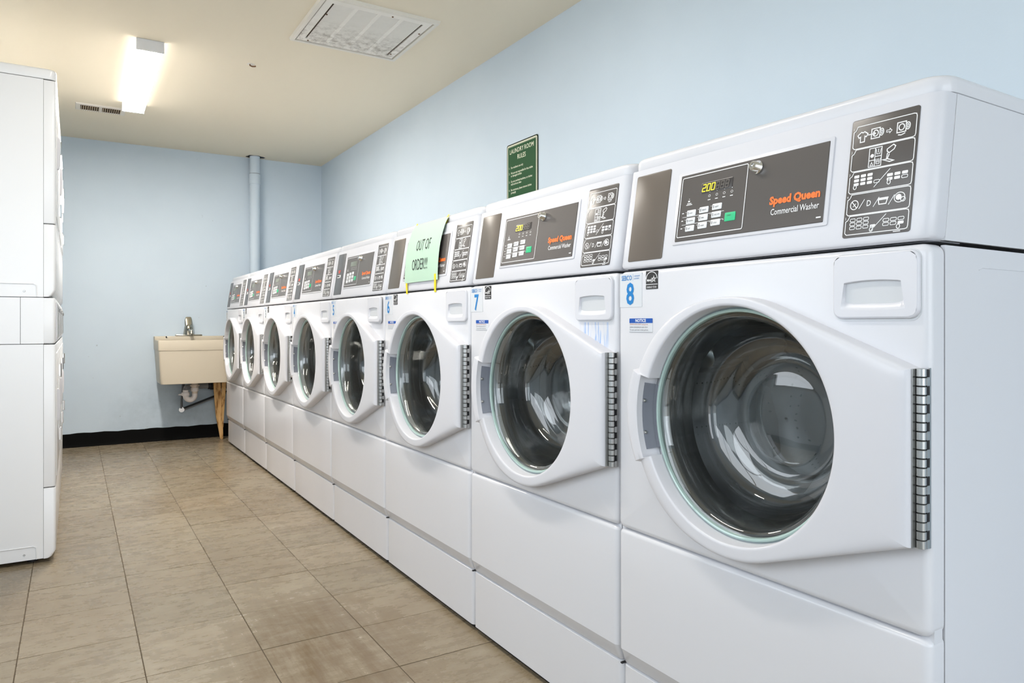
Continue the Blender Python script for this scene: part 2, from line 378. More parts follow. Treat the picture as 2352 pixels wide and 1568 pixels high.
def g_lower():
    m = MB(); rings = [wrap(0, .4935, .010)]
    for i in range(1, 6): g = pi/2*i/5; rings.append(wrap(0, .4935-.010*(1-cos(g)), .010*(1-sin(g))))
    for z in (.40, .30, .226): rings.append(wrap(0, z))
    m.loft(rings, closed=False); return m
def g_flange():
    m = MB(); m.loft([wrap(0, .226), wrap(.002, .2225), wrap(.013, .193), wrap(.016, .190)], closed=False); return m
def g_base():
    m = MB(); m.loft([wrap(.013+.006, .189, 0, .014), wrap(.013, .185, 0), wrap(.013, .10), wrap(.013, .018), wrap(.02, .016)], closed=False); return m
def g_toe_shade(): return MB().box((.03, .004, .0), (.69, W-.004, .02))  # black box standing in for the toe shadow under the base panel
def g_console():
    m = MB(); rings = []
    fk = lambda z: K*(z-1.07)
    for z, ins in ((1.0685, .009), (1.0695, .005), (1.072, .002), (1.077, 0), (1.13, 0), (1.20, 0), (1.288, 0)):
        rings.append(wrap(fk(z), z, ins, .020, .039+fk(z)))
    m.loft(rings, closed=False)
    m.box((.03, .01, 1.0685), (.10, W-.01, 1.0695)); return m
def g_lid():
    m = MB(); rings = []
    def ring(ins, z): return [(x, y, z) for x, y in rr(.042+ins, .712, -.0004+ins, W+.0004-ins, .032, 7)]
    rings += [ring(.012, 1.2885), ring(.003, 1.2885), ring(.0005, 1.290), ring(0, 1.293), ring(0, 1.306)]
    for i in range(1, 6): g = pi/2*i/5; rings.append(ring(.012*(1-cos(g)), 1.306+.012*sin(g)))
    m.loft(rings, cap0=True, cap1=True); return m
def g_drawer():
    m = MB(); y0, y1, z0, z1 = .013, .150, .9575, 1.0565
    def ring(ins, x):
        pts = rr(y0+ins, y1-ins, z0+ins, z1-ins, .014-ins, 6)
        return [(x, a, b - (.004*(1-((a-.0815)/.07)**2) if b < z0+.03 else 0)) for a, b in pts]
    # hand hold: a scoop, deep and roofed at the top, ramping out to the face at the bottom
    n = 24; F0 = -.0065
    prof = [(0, 0), (.10, .001), (.25, .007), (.45, .016), (.52, .021), (.58, .034), (.70, .048), (.86, .058), (1.0, .060), (1.02, .050), (1.02, .004), (1.03, .001), (1.06, 0)]
    def row(k, dep):
        out = []
        for i in range(n+1):
            t = i/n*2-1; e = max(0, 1-abs(t)**6)**.5 if dep else 0
            half = .0515-.006*k
            zz = .9705+.0395*k + .0028*(1-t*t)*(k > .5)*min(1, k) - .0022*(1-t*t)*(k < .2)
            out.append((F0+dep*e, .0845+half*t*(1+.0*k), zz))
        return out
    rows = [row(k, d) for k, d in prof]
    m.loft(rows, closed=False)
    # flat face around the hold
    hole = rows[0] + [r[-1] for r in rows[1:-1]] + rows[-1][::-1] + [r[0] for r in rows[1:-1]][::-1]
    cy_, cz_ = .0830, 1.003
    def cast(poly, p):
        dx, dz = p[1]-cy_, p[2]-cz_; best = 0
        for i in range(len(poly)):
            a_, b_ = poly[i], poly[(i+1) % len(poly)]
            ax, az, ex, ez = a_[1]-cy_, a_[2]-cz_, b_[1]-a_[1], b_[2]-a_[2]; den = dx*ez-dz*ex
            if abs(den) < 1e-12: continue
            t = (ax*ez-az*ex)/den; u = (ax*dz-az*dx)/den
            if t > 0 and -1e-6 <= u <= 1+1e-6: best = max(best, t)
        return (F0, cy_+dx*best, cz_+dz*best)
    m.loft([hole, [cast(ring(.003, F0), p) for p in hole]])
    m.loft([ring(0, .004), ring(0, -.004), ring(.0012, -.0058), ring(.003, F0)])
    return m
def g_drawer_gap():
    m = MB(); m.recalc = True
    pts = rr(.0115, .1515, .9535, 1.058, .015, 6); pts = [(a, b-(.003*(1-((a-.0815)/.075)**2) if b < .98 else 0)) for a, b in pts]
    m.loft([[(.004, a, b) for a, b in pts], [(-.0007, a, b) for a, b in pts]], cap1=True); return m
HZ0, HZ1 = .664, .846
def hull_r(g):                                     # outline radius of the door at angle g (y left, z up)
    pts = hull_r.pts; d = (cos(g), sin(g)); best = 0
    for i in range(len(pts)):
        a, b = pts[i], pts[(i+1) % len(pts)]
        ex, ez = b[0]-a[0], b[1]-a[1]; den = d[0]*ez - d[1]*ex
        if abs(den) < 1e-9: continue
        t = (a[0]*ez - a[1]*ex)/den; u = (a[0]*d[1]-a[1]*d[0])/den
        if t > 0 and -1e-6 <= u <= 1+1e-6: best = max(best, t)
    return best
def make_hull():
    P = []
    for i in range(240):
        g = 2*pi*i/240; aa = .278 if cos(g) > 0 else .236; top = .2315 if sin(g) > 0 else .243
        P.append((aa*cos(g), top*sin(g)))
    P += [(.0130-YC, .884-ZC), (.0130-YC, .629-ZC)]
    P = sorted(set(P)); 
    def half(q):
        h = []
        for p in q:
            while len(h) > 1 and (h[-1][0]-h[-2][0])*(p[1]-h[-2][1])-(h[-1][1]-h[-2][1])*(p[0]-h[-2][0]) <= 0: h.pop()
            h.append(p)
        return h
    hull_r.pts = half(P)[:-1] + half(P[::-1])[:-1]
make_hull()
LIP, TK = .2175, .037
def door_angles():
    A = [2*pi*i/144 for i in range(144)]
    gt, gb = atan2(HZ1-ZC, .235), atan2(HZ0-ZC, .235) % (2*pi)
    A = [a for a in A if abs(a-gt) > .02 and abs(a-gb) > .02] + [gt-.004, gt+.008, gb+.004, gb-.008]
    for z in (.884, .629): A.append(atan2(z-ZC, .0130-YC) % (2*pi))
    return sorted(A), gt, gb
def door_ring(f):
    A, gt, gb = door_angles(); out = []
    for g in A:
        inh = (g < gt) or (g > gb); c = cos(g)
        r, x = f(g, inh, c); out.append((x, YC+r*cos(g), ZC+r*sin(g)))
    return out
def g_door():
    m = MB(); rings = []
    def nexp(inh, c): k = max(0, c); k = k*k*(3-2*k); return 9-6.9*k if not inh else 5.5
    lip = lambda inh: .2395 if inh else LIP
    rings.append(door_ring(lambda g, h, c: (.211, .020)))
    rings.append(door_ring(lambda g, h, c: (.2125 if not h else .226, .004)))
    rings.append(door_ring(lambda g, h, c: (lip(h)-.003, -TK+.003 if not h else -.026)))
    rings.append(door_ring(lambda g, h, c: (lip(h)-.001, -TK+.0007)))
    for s in (0, .08, .2, .35, .5, .62, .74, .83, .9, .945, .975, .99, .998, 1.0):
        def f(g, h, c, s=s):
            R = hull_r(g); n = nexp(h, c); l = lip(h)
            return l+.002+(R-l-.002)*s, -TK*(max(0, 1-s**n))**(1/n)
        rings.append(door_ring(f))
    rings.append(door_ring(lambda g, h, c: (hull_r(g)-.004, .002)))
    m.loft(rings); return m
def g_grip():                                      # grey latch cover inside the hand hold
    m = MB(); rings = []
    _, gt, gb = door_angles(); gb -= 2*pi
    for i in range(25):
        g = gb+.07+(gt-gb-.14)*i/24; c, s = cos(g), sin(g)
        rings.append([(x, YC+r*c, ZC+r*s) for r, x in ((.2385, -.026), (.234, -.0225), (.222, -.0045), (.213, -.002))])
    m.loft(rings, closed=False); return m
def g_dscrew(): return MB().lathe_x((0, 0), [(.0001, -.003), (.0028, -.003), (.004, -.0005), (.004, .002)], 12).map(lambda x, y, z: (x+OFF[0], y+OFF[1], z))
def g_bowl():
    out = [(.2065, -.004), (.2075, .002), (.203, .008), (.197, .018), (.192, .05), (.186, .085), (.176, .112), (.155, .132), (.12, .144), (.07, .146), (.0005, .142)]
    inn = [(.0005, .128), (.05, .129), (.085, .133), (.105, .136), (.118, .131), (.128, .122), (.142, .120), (.158, .114), (.170, .102), (.178, .082), (.184, .05), (.188, .018), (.193, .004), (.198, -.003), (.2065, -.004)]
    return MB().lathe_x((YC, ZC), inn + out[1:], 96)
def g_rim(): return MB().lathe_x((YC, ZC), [(.2115, .006), (.2115, -.004), (.2095, -.0085), (.207, -.0095), (.2045, -.0085), (.203, -.004), (.204, .004)], 96)
def g_seal(): return MB().lathe_x((YC, ZC), [(.2225, .012), (.2175, -.002), (.2145, -.004), (.2115, -.002), (.2105, .01)], 96)
def g_gasket(): return MB().lathe_x((YC, ZC), [(.226, .034), (.216, .024), (.207, .030), (.200, .036), (.194, .05), (.190, .07), (.196, .078), (.205, .072), (.222, .085), (.245, .092)], 72)
def g_drum(): return MB().lathe_x((YC, ZC), [(.240, .094), (.252, .10), (.256, .112), (.256, .40), (.25, .425), (.20, .435), (.19, .428), (.10, .425), (.0005, .422)], 72)
def g_baffle(ang):
    def f():
        m = MB(); rings = []
        for x, h in ((.11, .004), (.13, .045), (.25, .055), (.38, .045), (.405, .004)):
            rings.append([(x, YC+cos(ang+d)*(.254-hh), ZC+sin(ang+d)*(.254-hh)) for d, hh in ((-.2, 0), (-.12, h*.55), (-.03, h), (.03, h), (.12, h*.55), (.2, 0))])
        return m.loft(rings, closed=False)
    return f
def g_leaf():
    m = MB().box((-.0018, -.0002, .628), (.002, .0015, .885))
    for q in range(0, 20, 2): m.box((-.0085, -.0002, .6285+.01284*q), (-.0010, .0010, .6285+.01284*q+.0124))
    return m
def g_doorleaf(): return MB().box((-.0250, .0116, .629), (-.0012, .0128, .884))
def g_hinge_shade(): return MB().box((-.0060, .0012, .630), (-.0004, .0116, .883))  # black block standing in for the shade in the hinge slots
def g_knuckle(): return MB().lathe_z((OFF[0], OFF[1]), [(.0001, 0), (.0054, 0), (.0068, .0008), (.0068, .0114), (.0054, .0122), (.0001, .0122)], 14)
def g_screw(): return MB().lathe_x(OFF, [(.0001, -.0022+OFF[0]), (.0035, -.0022+OFF[0]), (.0045, 0+OFF[0]), (.0045, .003+OFF[0])], 12)
def g_plug(): return MB().rbox((.006, W-.006, .187), (.02, W+.0002, .191), .001, 1)
def console_plate(y0, y1, z0, z1, r, th, off=0):
    def f():
        pts = rr(y0, y1, z0, z1, r, 5)
        return MB().loft([[T(a, b, off-.001) for a, b in pts], [T(a, b, off+th*.7) for a, b in pts],
                          [T((y0+y1)/2+(a-(y0+y1)/2)*(1-.0016/(y1-y0)), (z0+z1)/2+(b-(z0+z1)/2)*(1-.0016/(z1-z0)), off+th) for a, b in pts]], cap0=True, cap1=True)
    return f
def tp(off, yl=0, zt=0): return lambda u, v: T(yl-u, zt+v, off)      # u runs to the viewer's right
def fp(off, yl=0, zt=0): return lambda u, v: (-off, yl-u, zt+v)
# --- print on the control panel (left edge y=.512, z 1.114..1.250)
def p_border():
    F = Flat(); F.rrect(.006, -.128, .1715, -.0065, .003, .0016); 
    for dz in (-.088, -.1035): F.line([(.016, dz), (.124, dz)], .0008)
    for i in range(4):
        F.circ(.083+.0185*i, -.053, .0026, .0021, .0007, 10); F.disc(.083+.0185*i, -.0455, .0009, .0009, 8); F.rect(.0795+.0185*i, -.0615, .0865+.0185*i, -.0600)
    F.disc(.030, -.052, .0009, .0009, 8); F.rect(.027, -.058, .032, -.055); F.rect(.023, -.0645, .039, -.0630); F.rect(.025, -.0617, .036, -.0602)
    for r in range(3):
        F.rect(.014, -.0805-.0155*r, .019, -.0788-.0155*r)
        for c in range(3): F.disc(.0245+.033*c, -.0785-.0155*r+.002*c, .0009, .0009, 8)
    F.disc(.124, -.105, .001, .001, 8)
    return F.mb(tp(.0042, .512, 1.250))
def p_mark(): return Flat().rect(.325, -.1285, .334, -.1262).mb(tp(.0042, .512, 1.250))
def p_brand(): return Flat().text('Speed Queen', .228, -.092, .0190, sx=.97, bold=.05).mb(tp(.0042, .512, 1.250))
def p_brand2(): return Flat().text('Commercial Washer', .232, -.1115, .0158, sx=.72, bold=.006).mb(tp(.0042, .512, 1.250))
SEG = {'2': 'abged', '0': 'abcdef', '8': 'abcdefg'}
def seg_digit(F, ch, u, v, wd=.0075, h=.0135, t=.0015):
    S = {'a': ((0, h), (wd, h)), 'g': ((0, h/2), (wd, h/2)), 'd': ((0, 0), (wd, 0)), 'f': ((0, h/2), (0, h)), 'b': ((wd, h/2), (wd, h)), 'e': ((0, 0), (0, h/2)), 'c': ((wd, 0), (wd, h/2))}
    for k in SEG[ch]:
        (a, b), (c, d) = S[k]; sh = .12
        F.line([(u+a+b*sh, v+b), (u+c+d*sh, v+d)], t)
def p_on():
    F = Flat()
    for i, ch in enumerate('200'): seg_digit(F, ch, .0635+.0115*i, -.0425)
    F.rect(.0735, -.0432, .0752, -.0415); return F.mb(tp(.0052, .512, 1.250))
def p_off():
    F = Flat()
    for i in range(3): seg_digit(F, '8', .098+.0115*i, -.0425)
    return F.mb(tp(.0052, .512, 1.250))
BTN = [(.0275+.033*c, -.087-.0155*r+.002*c) for r in range(3) for c in range(3)]
BT = ['LIGHT', 'MEDIUM', 'HEAVY', 'NORMAL', 'PERM', 'DELICATE', 'HOT', 'WARM', 'COLD']
def btn(u, v, w=.0235, h=.0118):
    y1, z0 = .512-u, 1.250+v
    return console_plate(y1-w, y1, z0, z0+h, .0018, .0012, .0035)
def p_btn(u, v, s): return lambda: Flat().text(s, u+.009, v+.0045, .0042, sx=.75).line([(u+.004, v+.003), (u+.004, v+.009)], .0012).mb(tp(.0052, .512, 1.250))
# --- instruction pictograms; label left edge y=.138, z 1.083..1.273 (108 x 190 mm)
def p_instr():
    F = Flat(); lw = .0016
    boxes = [(-.0115, -.0475), (-.0490, -.0840), (-.0855, -.1195), (-.1215, -.1545), (-.1560, -.1855)]
    for i, (t, b) in enumerate(boxes):
        F.line([(.0045+.006, t), (.100, t), (.1035, t-.001), (.1045, t-.0045), (.1045, b+.0045), (.1035, b+.001), (.100, b), (.0075, b), (.0045, b+.003), (.0045, t-.008), (.0075, t-.0065), (.0095, t-.003)], .0013, True)
        F.text(str(i+1), .0028, t-.0052, .0058, sx=.8)
    # 1 shirt, machine, arrow, machine
    u, v = .0135, -.038
    F.line([(u+.003, v), (u+.003, v+.009), (u+.0005, v+.0075), (u-.002, v+.012), (u+.004, v+.0165), (u+.0065, v+.0150), (u+.009, v+.0165), (u+.015, v+.012), (u+.0125, v+.0075), (u+.010, v+.009), (u+.010, v)], lw, True)
    for uu, arrow in ((.0345, True), (.0755, False)):
        F.line([(uu, v+.002), (uu+.0135, v+.002), (uu+.0135, v+.0175), (uu, v+.0175)], lw, True)
        F.circ(uu+.0068, v+.0098, .0042, .0048, lw, 14); F.circ(uu+.0165, v+.0098, .0032, .0055, lw*.9, 14)
        F.circ(uu+.0165, v+.0098, .0012, .003, lw*.7, 10)
        if arrow: F.line([(uu-.006, v+.0095), (uu+.006, v+.0095)], lw); F.line([(uu+.0035, v+.0120), (uu+.0065, v+.0095), (uu+.0035, v+.0070)], lw)
        else: F.line([(uu+.002, v-.0015), (uu+.007, v-.0025), (uu+.013, v-.0005)], lw)
    F.line([(.059, v+.007), (.064, v+.007), (.064, v+.0050), (.0675, v+.0085), (.064, v+.0120), (.064, v+.0100), (.059, v+.0100)], .0010, True)
    # 2 dispenser tray and scoop
    F.line([(.034, -.0815), (.054, -.0815), (.054, -.0520), (.034, -.0520)], lw*.8, True)
    F.line([(.0435, -.0815), (.0435, -.0520)], lw*.8); F.line([(.034, -.0712), (.0435, -.0712)], lw*.8); F.line([(.0435, -.066), (.054, -.066)], lw*.8)
    F.line([(.0365, -.0795), (.0412, -.0795), (.0388, -.0745)], .0010, True); F.disc(.0388, -.0640, .003, .003)
    for zz, nb in ((-.0625, 1), (-.0780, 2)):
        F.line([(.0448, zz+.008), (.0462, zz), (.0512, zz), (.0528, zz+.008)], .0010)
        for j in range(nb): F.line([(.0487-.0012*(nb-1)+.0024*j, zz+.002), (.0487-.0012*(nb-1)+.0024*j, zz+.008)], .0012)
    F.line([(.0625, -.0580), (.0720, -.0525), (.0755, -.0555), (.0735, -.0600), (.0660, -.0645), (.0625, -.0610)], lw, True)
    F.line([(.0635, -.0640), (.0625, -.0740), (.0560, -.0735), (.0680, -.0785), (.0740, -.0775), (.0640, -.0735), (.0665, -.0660)], lw)
    # 3 and 5 rows of keys and a pointing hand
    for base, solid in ((-.091, True), (-.1605, False)):
        for r in range(3):
            for c in range(3):
                a = (.0120+.0110*c, base-.0062*r-.0045, .0205+.0110*c, base-.0062*r)
                F.rrect(*a, .0012) if solid else F.rrect(*a, .0015, .0010)
        F.rrect(.0455, base-.0170, .0545, base-.0125, .0015, .0010 if solid else None)
        F.line([(.046, base-.0235), (.0700, base+.0015)], .0011)
        for r in range(2):
            for c in range(3):
                a = (.0660+.0115*c, base-.0062*r-.0105, .0750+.0115*c, base-.0062*r-.006)
                hol = (r == 1 and c == 2)
                F.rrect(*a, .0015, .0010) if (solid == hol) else F.rrect(*a, .0012)
        hu = ((.0145, base-.0180), (.0695, base-.0185)) if solid else ((.048, base-.0190), (.090, base-.0190))
        for (a, b) in hu: F.circ(a, b-.001, .0026, .0032, .0012, 12); F.rect(a-.0012, b+.002, a+.0012, b+.005)
    # 4 choices
    F.circ(.0165, -.1385, .0065, .0072, .0014, 18); F.line([(.0125, -.1335), (.0205, -.1435)], .0014); F.line([(.0140, -.1415), (.0190, -.1365)], .0011)
    for u0 in (.0245, .0480, .0720): F.line([(u0, -.1455), (u0+.0085, -.1315)], .0011)
    F.text('D', .0365, -.1430, .0130, sx=.8, bold=.01)
    F.line([(.0570, -.1430), (.0680, -.1430), (.0700, -.1360), (.0555, -.1360)], lw, True); F.line([(.0545, -.1340), (.0715, -.1340)], lw*1.3)
    F.circ(.0885, -.1365, .0080, .0075, .0012, 18); F.disc(.0870, -.1360, .0045, .0045); F.circ(.0940, -.1400, .0035, .0035, .0012, 12)
    F.rect(.083, -.1885, .094, -.1872)
    return F.mb(tp(.0018, .138, 1.273))
# --- stickers
def p_number(n): return lambda: Flat().text(n, .0345, -.0675, .066, align='CENTER', sx=.80, bold=.022).mb(fp(.0012, .677, 1.059))
def p_maker():
    F = Flat().text('SEBCO', .006, -.0150, .0150, sx=.74, bold=.012).text('LAUNDRY', .0475, -.0085, .0046, sx=.9).text('SYSTEMS', .0475, -.0142, .0046, sx=.9)
    F.rect(.0437, -.0175, .0441, -.0015); return F.mb(fp(.0012, .677, 1.059))
def p_star():
    F = Flat(); w_ = .036
    F.line([(.0015+.0165*(1-cos(pi*i/20))*1.0, -.0165+.0145*sin(pi*i/20)) for i in range(21)], .0014)
    F.line([(.0245+.0065*(cos(radians(90+144*i))), -.0175+.0068*sin(radians(90+144*i))) for i in range(5)], .0010, True)
    F.line([(.003, -.0215), (.0055, -.0185), (.0035, -.0180), (.0065, -.0215), (.0075, -.0180), (.0095, -.0215), (.0105, -.0180), (.0130, -.0195), (.0115, -.0210), (.0145, -.0200), (.0155, -.0175), (.0145, -.0240), (.0165, -.0175), (.0180, -.0240), (.0195, -.0160)], .0011)
    F.rect(0, -.0290, w_, -.0278); F.text('ENERGY STAR', .018, -.0362, .0058, align='CENTER', sx=.80); return F.mb(fp(.0013, .592, 1.060))
def p_notice(): return Flat().text('NOTICE', .0365, -.0078, .0092, align='CENTER', bold=.02).mb(fp(.0013, .645, .960))
def p_notice2():
    return Flat().text('before attempting to open door.', .002, -.0200, .0046, sx=.95).text('To open, push door in then pull out.', .002, -.0262, .0046, sx=.86).rect(.0, -.0298, .073, -.0293).mb(fp(.0013, .645, .960))
def p_notice3(): return Flat().text('DOOR LOCK LIGHT must go out', .002, -.0142, .0046, sx=.88).mb(fp(.0013, .645, .960))
def flat_plate(y0, y1, z0, z1, th, r=.001):
    def f():
        p = rr(y0, y1, z0, z1, r, 2)
        return MB().loft([[(0.0005, a, b) for a, b in p], [(-th, a, b) for a, b in p]], cap0=True, cap1=True)
    return f

SEAMS = [-.001, .684, 1.385, 2.094, 2.777, 3.474, 4.165, 4.839, 5.495]     # from the near end to the far end
LABELS = {8: 'nearest white front-load washer, number 8, its whole side showing',
          7: 'white front-load washer number 7 with blue stains under its drawer',
          6: 'white front-load washer number 6 with green paper taped on its console',
          5: 'white front-load washer number 5 with a coin slot, beside the papered one',
          4: 'white front-load washer number 4, fourth from the sink',
          3: 'white front-load washer number 3, third from the sink',
          2: 'white front-load washer number 2, second from the sink',
          1: 'farthest white front-load washer, end of the row beside the sink'}
for idx, n in enumerate(range(8, 0, -1)):
    ya, yb = SEAMS[idx], SEAMS[idx+1]; s = (yb-ya)/(W+.0015)
    r = empty('washing_machine', (OFF[0], (ya+yb)/2, 0), LABELS[n], 'washer', 'front-load washers in the long row'); r.scale = (1, s, 1)
    def part(name, key, fn, m, parent=None, smooth=True, loc=(0, 0, 0), ang=32): return link(name, cached(key, fn, smooth, ang), m, parent or r, loc)
    cb_ = part('cabinet', 'w_cabinet', g_cabinet, 'enamel', smooth=False)
    part('side_emboss', 'w_emb', lambda: MB().tube([(.135, .0008, 1.0300), (.145, .0008, 1.0335), (.60, .0008, 1.0335)], .0016, 6), 'enamel', cb_)
    part('front_panel', 'w_front', g_front_panel, 'enamel_stained' if n == 7 else 'enamel')
    part('lower_panel', 'w_lower', g_lower, 'enamel'); part('kick_flange', 'w_flange', g_flange, 'enamel')
    part('base_panel', 'w_base', g_base, 'enamel'); part('toe_shade', 'w_toe_shade', g_toe_shade, 'dark_void', smooth=False); part('corner_plug', 'w_plug', g_plug, 'black_plastic')
    for yy in (.040, W-.040): part('screw', 'w_screw', g_screw, 'steel', loc=(.0055-OFF[0], yy-OFF[1], .208))
    part('console', 'w_console', g_console, 'plastic'); part('lid', 'w_lid', g_lid, 'enamel')
    d = part('detergent_drawer', 'w_drawer', g_drawer, 'plastic', ang=50, loc=(-.009 if n == 5 else 0, 0, 0)); part('drawer_surround', 'w_gap', g_drawer_gap, 'plastic_grey', d)
    door = part('door', 'w_door', g_door, 'plastic', ang=40)
    part('grip_cover', 'w_grip', g_grip, 'grip_grey', door)
    for zz in (.722, .788):
        rr_ = .2325; dy = sqrt(rr_**2-(zz-ZC)**2); part('grip_screw', 'w_gscrew', g_dscrew, 'steel', door, loc=(-.0215-OFF[0]+0, YC+dy-OFF[1], zz))
    part('glass_bowl', 'w_bowl', g_bowl, 'door_glass', door, ang=60); part('glass_rim', 'w_rim', g_rim, 'glass_edge', door); part('rim_seal', 'w_seal', g_seal, 'rim_seal', door)
    part('door_gasket', 'w_gasket', g_gasket, 'rubber', ang=60)
    dr = part('drum', 'w_drum', g_drum, 'drum_steel', ang=60)
    for q in range(3): part('baffle', 'w_baffle%d' % q, g_baffle(.5+2.094*q), 'steel', dr)
    hg = part('hinge', 'w_leaf', g_leaf, 'steel', smooth=False); part('hinge_leaf', 'w_dleaf', g_doorleaf, 'steel', hg, smooth=False); part('hinge_shade', 'w_hinge_shade', g_hinge_shade, 'black_plastic', hg, smooth=False)
    for q in range(20): part('knuckle', 'w_knuckle', g_knuckle, 'steel', hg, loc=(-.0128-OFF[0], .0058-OFF[1], .6285+.01284*q))
    # console fittings
    if n >= 6:
        bp = part('blank_plate', 'w_blank', console_plate(.547, .653, 1.084, 1.274, .004, .0014), 'plate_brown')
    else:
        bp = part('coin_plate', 'w_coinplate', console_plate(.547, .653, 1.084, 1.274, .004, .0014), 'plate_grey')
        part('coin_slot', 'w_slot', lambda: MB().loft([[T(a, b, .001) for a, b in rr(.583, .625, 1.162, 1.176, .002, 2)], [T(a, b, .004) for a, b in rr(.584, .624, 1.163, 1.175, .002, 2)]], cap1=True), 'print_white', bp)
        part('coin_mouth', 'w_mouth', lambda: Flat().rect(.030, -.1075, .063, -.1015).mb(tp(.0046, .653, 1.2738)), 'black_plastic', bp)
        part('coin_mark', 'w_mark', lambda: Flat().poly([(.030, -.082), (.060, -.082), (.045, -.092)]).rect(.03, -.080, .062, -.076).mb(tp(.0022, .653, 1.274)), 'logo_red', bp)
    fr = part('control_frame', 'w_frame', console_plate(.167, .521, 1.108, 1.257, .004, .0022), 'plastic')
    cp = part('control_panel', 'w_overlay', console_plate(.1745, .512, 1.114, 1.250, .0015, .0035), 'overlay')
    part('panel_lettering', 'w_border', p_border, 'print_white', cp, smooth=False)
    part('maker_mark', 'w_pmark', p_mark, 'print_white', cp, smooth=False)
    part('brand_lettering', 'w_brand', p_brand, 'print_orange', cp, smooth=False)
    part('brand_subline', 'w_brand2', p_brand2, 'print_white', cp, smooth=False)
    part('display', 'w_display', console_plate(.374, .452, 1.204, 1.225, .001, .0008, .0035), 'display_black' if n >= 6 else 'display_dim', cp)
    if n >= 6:
        part('digits', 'w_on', p_on, 'led_on', cp, smooth=False); part('unlit_digits', 'w_off', p_off, 'led_off', cp, smooth=False)
    for q, (u, v) in enumerate(BTN):
        part('button', 'w_btn%d' % q, btn(u, v), 'button', cp)
    part('start_button', 'w_start', btn(.1275, -.1095, .0255, .0165), 'button_green', cp)
    def all_btn():
        F = Flat()
        for (u, v), s_ in zip(BTN, BT): F.text(s_, u+.0075, v+.0040, .0042, sx=.72); F.line([(u+.004, v+.003), (u+.004, v+.009)], .0012)
        F.text('START', .1335, -.1005, .0042, sx=.8); return F.mb(tp(.0053, .512, 1.250))
    part('button_lettering', 'w_btext', all_btn, 'print_dark', cp, smooth=False)
    def lock():
        m = MB(); rings = []
        for r_, o_ in ((.0125, .002), (.0125, .006), (.0105, .009), (.0085, .0175), (.0075, .0185), (.004, .0185), (.0035, .016), (.0003, .016)):
            rings.append([T(.319+r_*cos(2*pi*i/24), 1.232+r_*sin(2*pi*i/24), o_) for i in range(24)])
        return m.loft(rings)
    part('key_lock', 'w_lock', lock, 'chrome', cp)
    il = part('instruction_label', 'w_instr', console_plate(.030, .138, 1.083, 1.273, .004, .0014), 'overlay')
    part('pictograms', 'w_pict', p_instr, 'print_white', il, smooth=False)
    # stickers on the front
    ns = part('number_sticker', 'w_nst', flat_plate(.605, .677, .985, 1.059, .0007), 'sticker_clear')
    part('number', 'w_num%d' % n, p_number(str(n)), 'print_blue' if n >= 4 else 'print_slate', ns, smooth=False)
    part('sticker_lettering', 'w_maker', p_maker, 'print_blue', ns, smooth=False)
    if n in (8, 7, 6, 3, 2):
        es = part('rating_sticker', 'w_es', flat_plate(.556, .592, 1.0215, 1.060, .0008), 'print_black'); part('rating_print', 'w_star', p_star, 'print_white', es, smooth=False)
    if n >= 5:
        no = part('notice_sticker', 'w_no', flat_plate(.572, .645, .930, .960, .0007), 'sticker_clear')
        part('notice_header', 'w_noh', flat_plate(.572, .645, .950, .960, .0010), 'notice_blue', no)
        part('notice_title', 'w_not', p_notice, 'print_white', no, smooth=False); part('notice_text', 'w_no2', p_notice2, 'print_text', no, smooth=False)
        part('notice_warning', 'w_no3', p_notice3, 'print_red', no, smooth=False)

# ------------------------------------------------------------------ out of order notice on washer six
po = empty('paper_notice', (.02, 1.742, 1.095), 'pale green OUT OF ORDER paper taped to a washer console', 'sign')
def pap(u, v):                                  # u 0..1 to the right, v 0..1 down
    z = 1.312-.2145*v; y = 1.886-.278*u
    x = .0395-.042*v-.0195*sin(pi*v**.8)**.9*(.74+.26*sin(pi*u))
    return (x, y+.006*(1-v)*0, z)
def loc(p, o=po): return tuple(p[i]-o.location[i] for i in range(3))
nu, nv = 14, 12
pm = MB(); pm.v = [loc(pap(i/nu, j/nv)) for j in range(nv+1) for i in range(nu+1)]
pm.f = [(j*(nu+1)+i, (j+1)*(nu+1)+i, (j+1)*(nu+1)+i+1, j*(nu+1)+i+1) for j in range(nv) for i in range(nu)]; pm.recalc = False
link('sheet', pm.mesh('sheet'), 'paper_green', po)
def on_paper(u, v):
    p = pap(u/.278, -v/.2145); return loc((p[0]-.0008, p[1], p[2]))
F = Flat().text('OUT OF', .150, -.104, .056, align='CENTER', sx=.56).text('ORDER!!!', .134, -.172, .056, align='CENTER', sx=.58)
link('lettering', F.mb(on_paper).mesh('paper_text', False), 'ink', po)
def tape(pts, wd):
    mb = MB(); n = len(pts); v = []
    for (x, y, z) in pts: v += [loc((x, y+wd/2, z)), loc((x, y-wd/2, z))]
    v += [(p[0]+.0004, p[1], p[2]) for p in v]; f = []
    for i in range(n-1):
        a = 2*i; f += [(a, a+2, a+3, a+1), (2*n+a, 2*n+a+1, 2*n+a+3, 2*n+a+2)]
    mb.add(v, f); link('tape_strip', mb.mesh('tape'), 'tape_yellow', po)
tape([(.0400, 1.869, 1.3175), (.0375, 1.871, 1.300), (.0345, 1.873, 1.286)], .012)
tape([(.0420, 1.613, 1.3190), (.0385, 1.615, 1.313), (.0340, 1.628, 1.277)], .013)
tape([(-.0020, 1.870, 1.106), (-.0026, 1.870, 1.094), (-.0022, 1.869, 1.074), (-.0016, 1.868, 1.058)], .014)
tape([(-.0030, 1.628, 1.118), (-.0028, 1.628, 1.096), (-.0022, 1.630, 1.074), (-.0016, 1.630, 1.056)], .015)

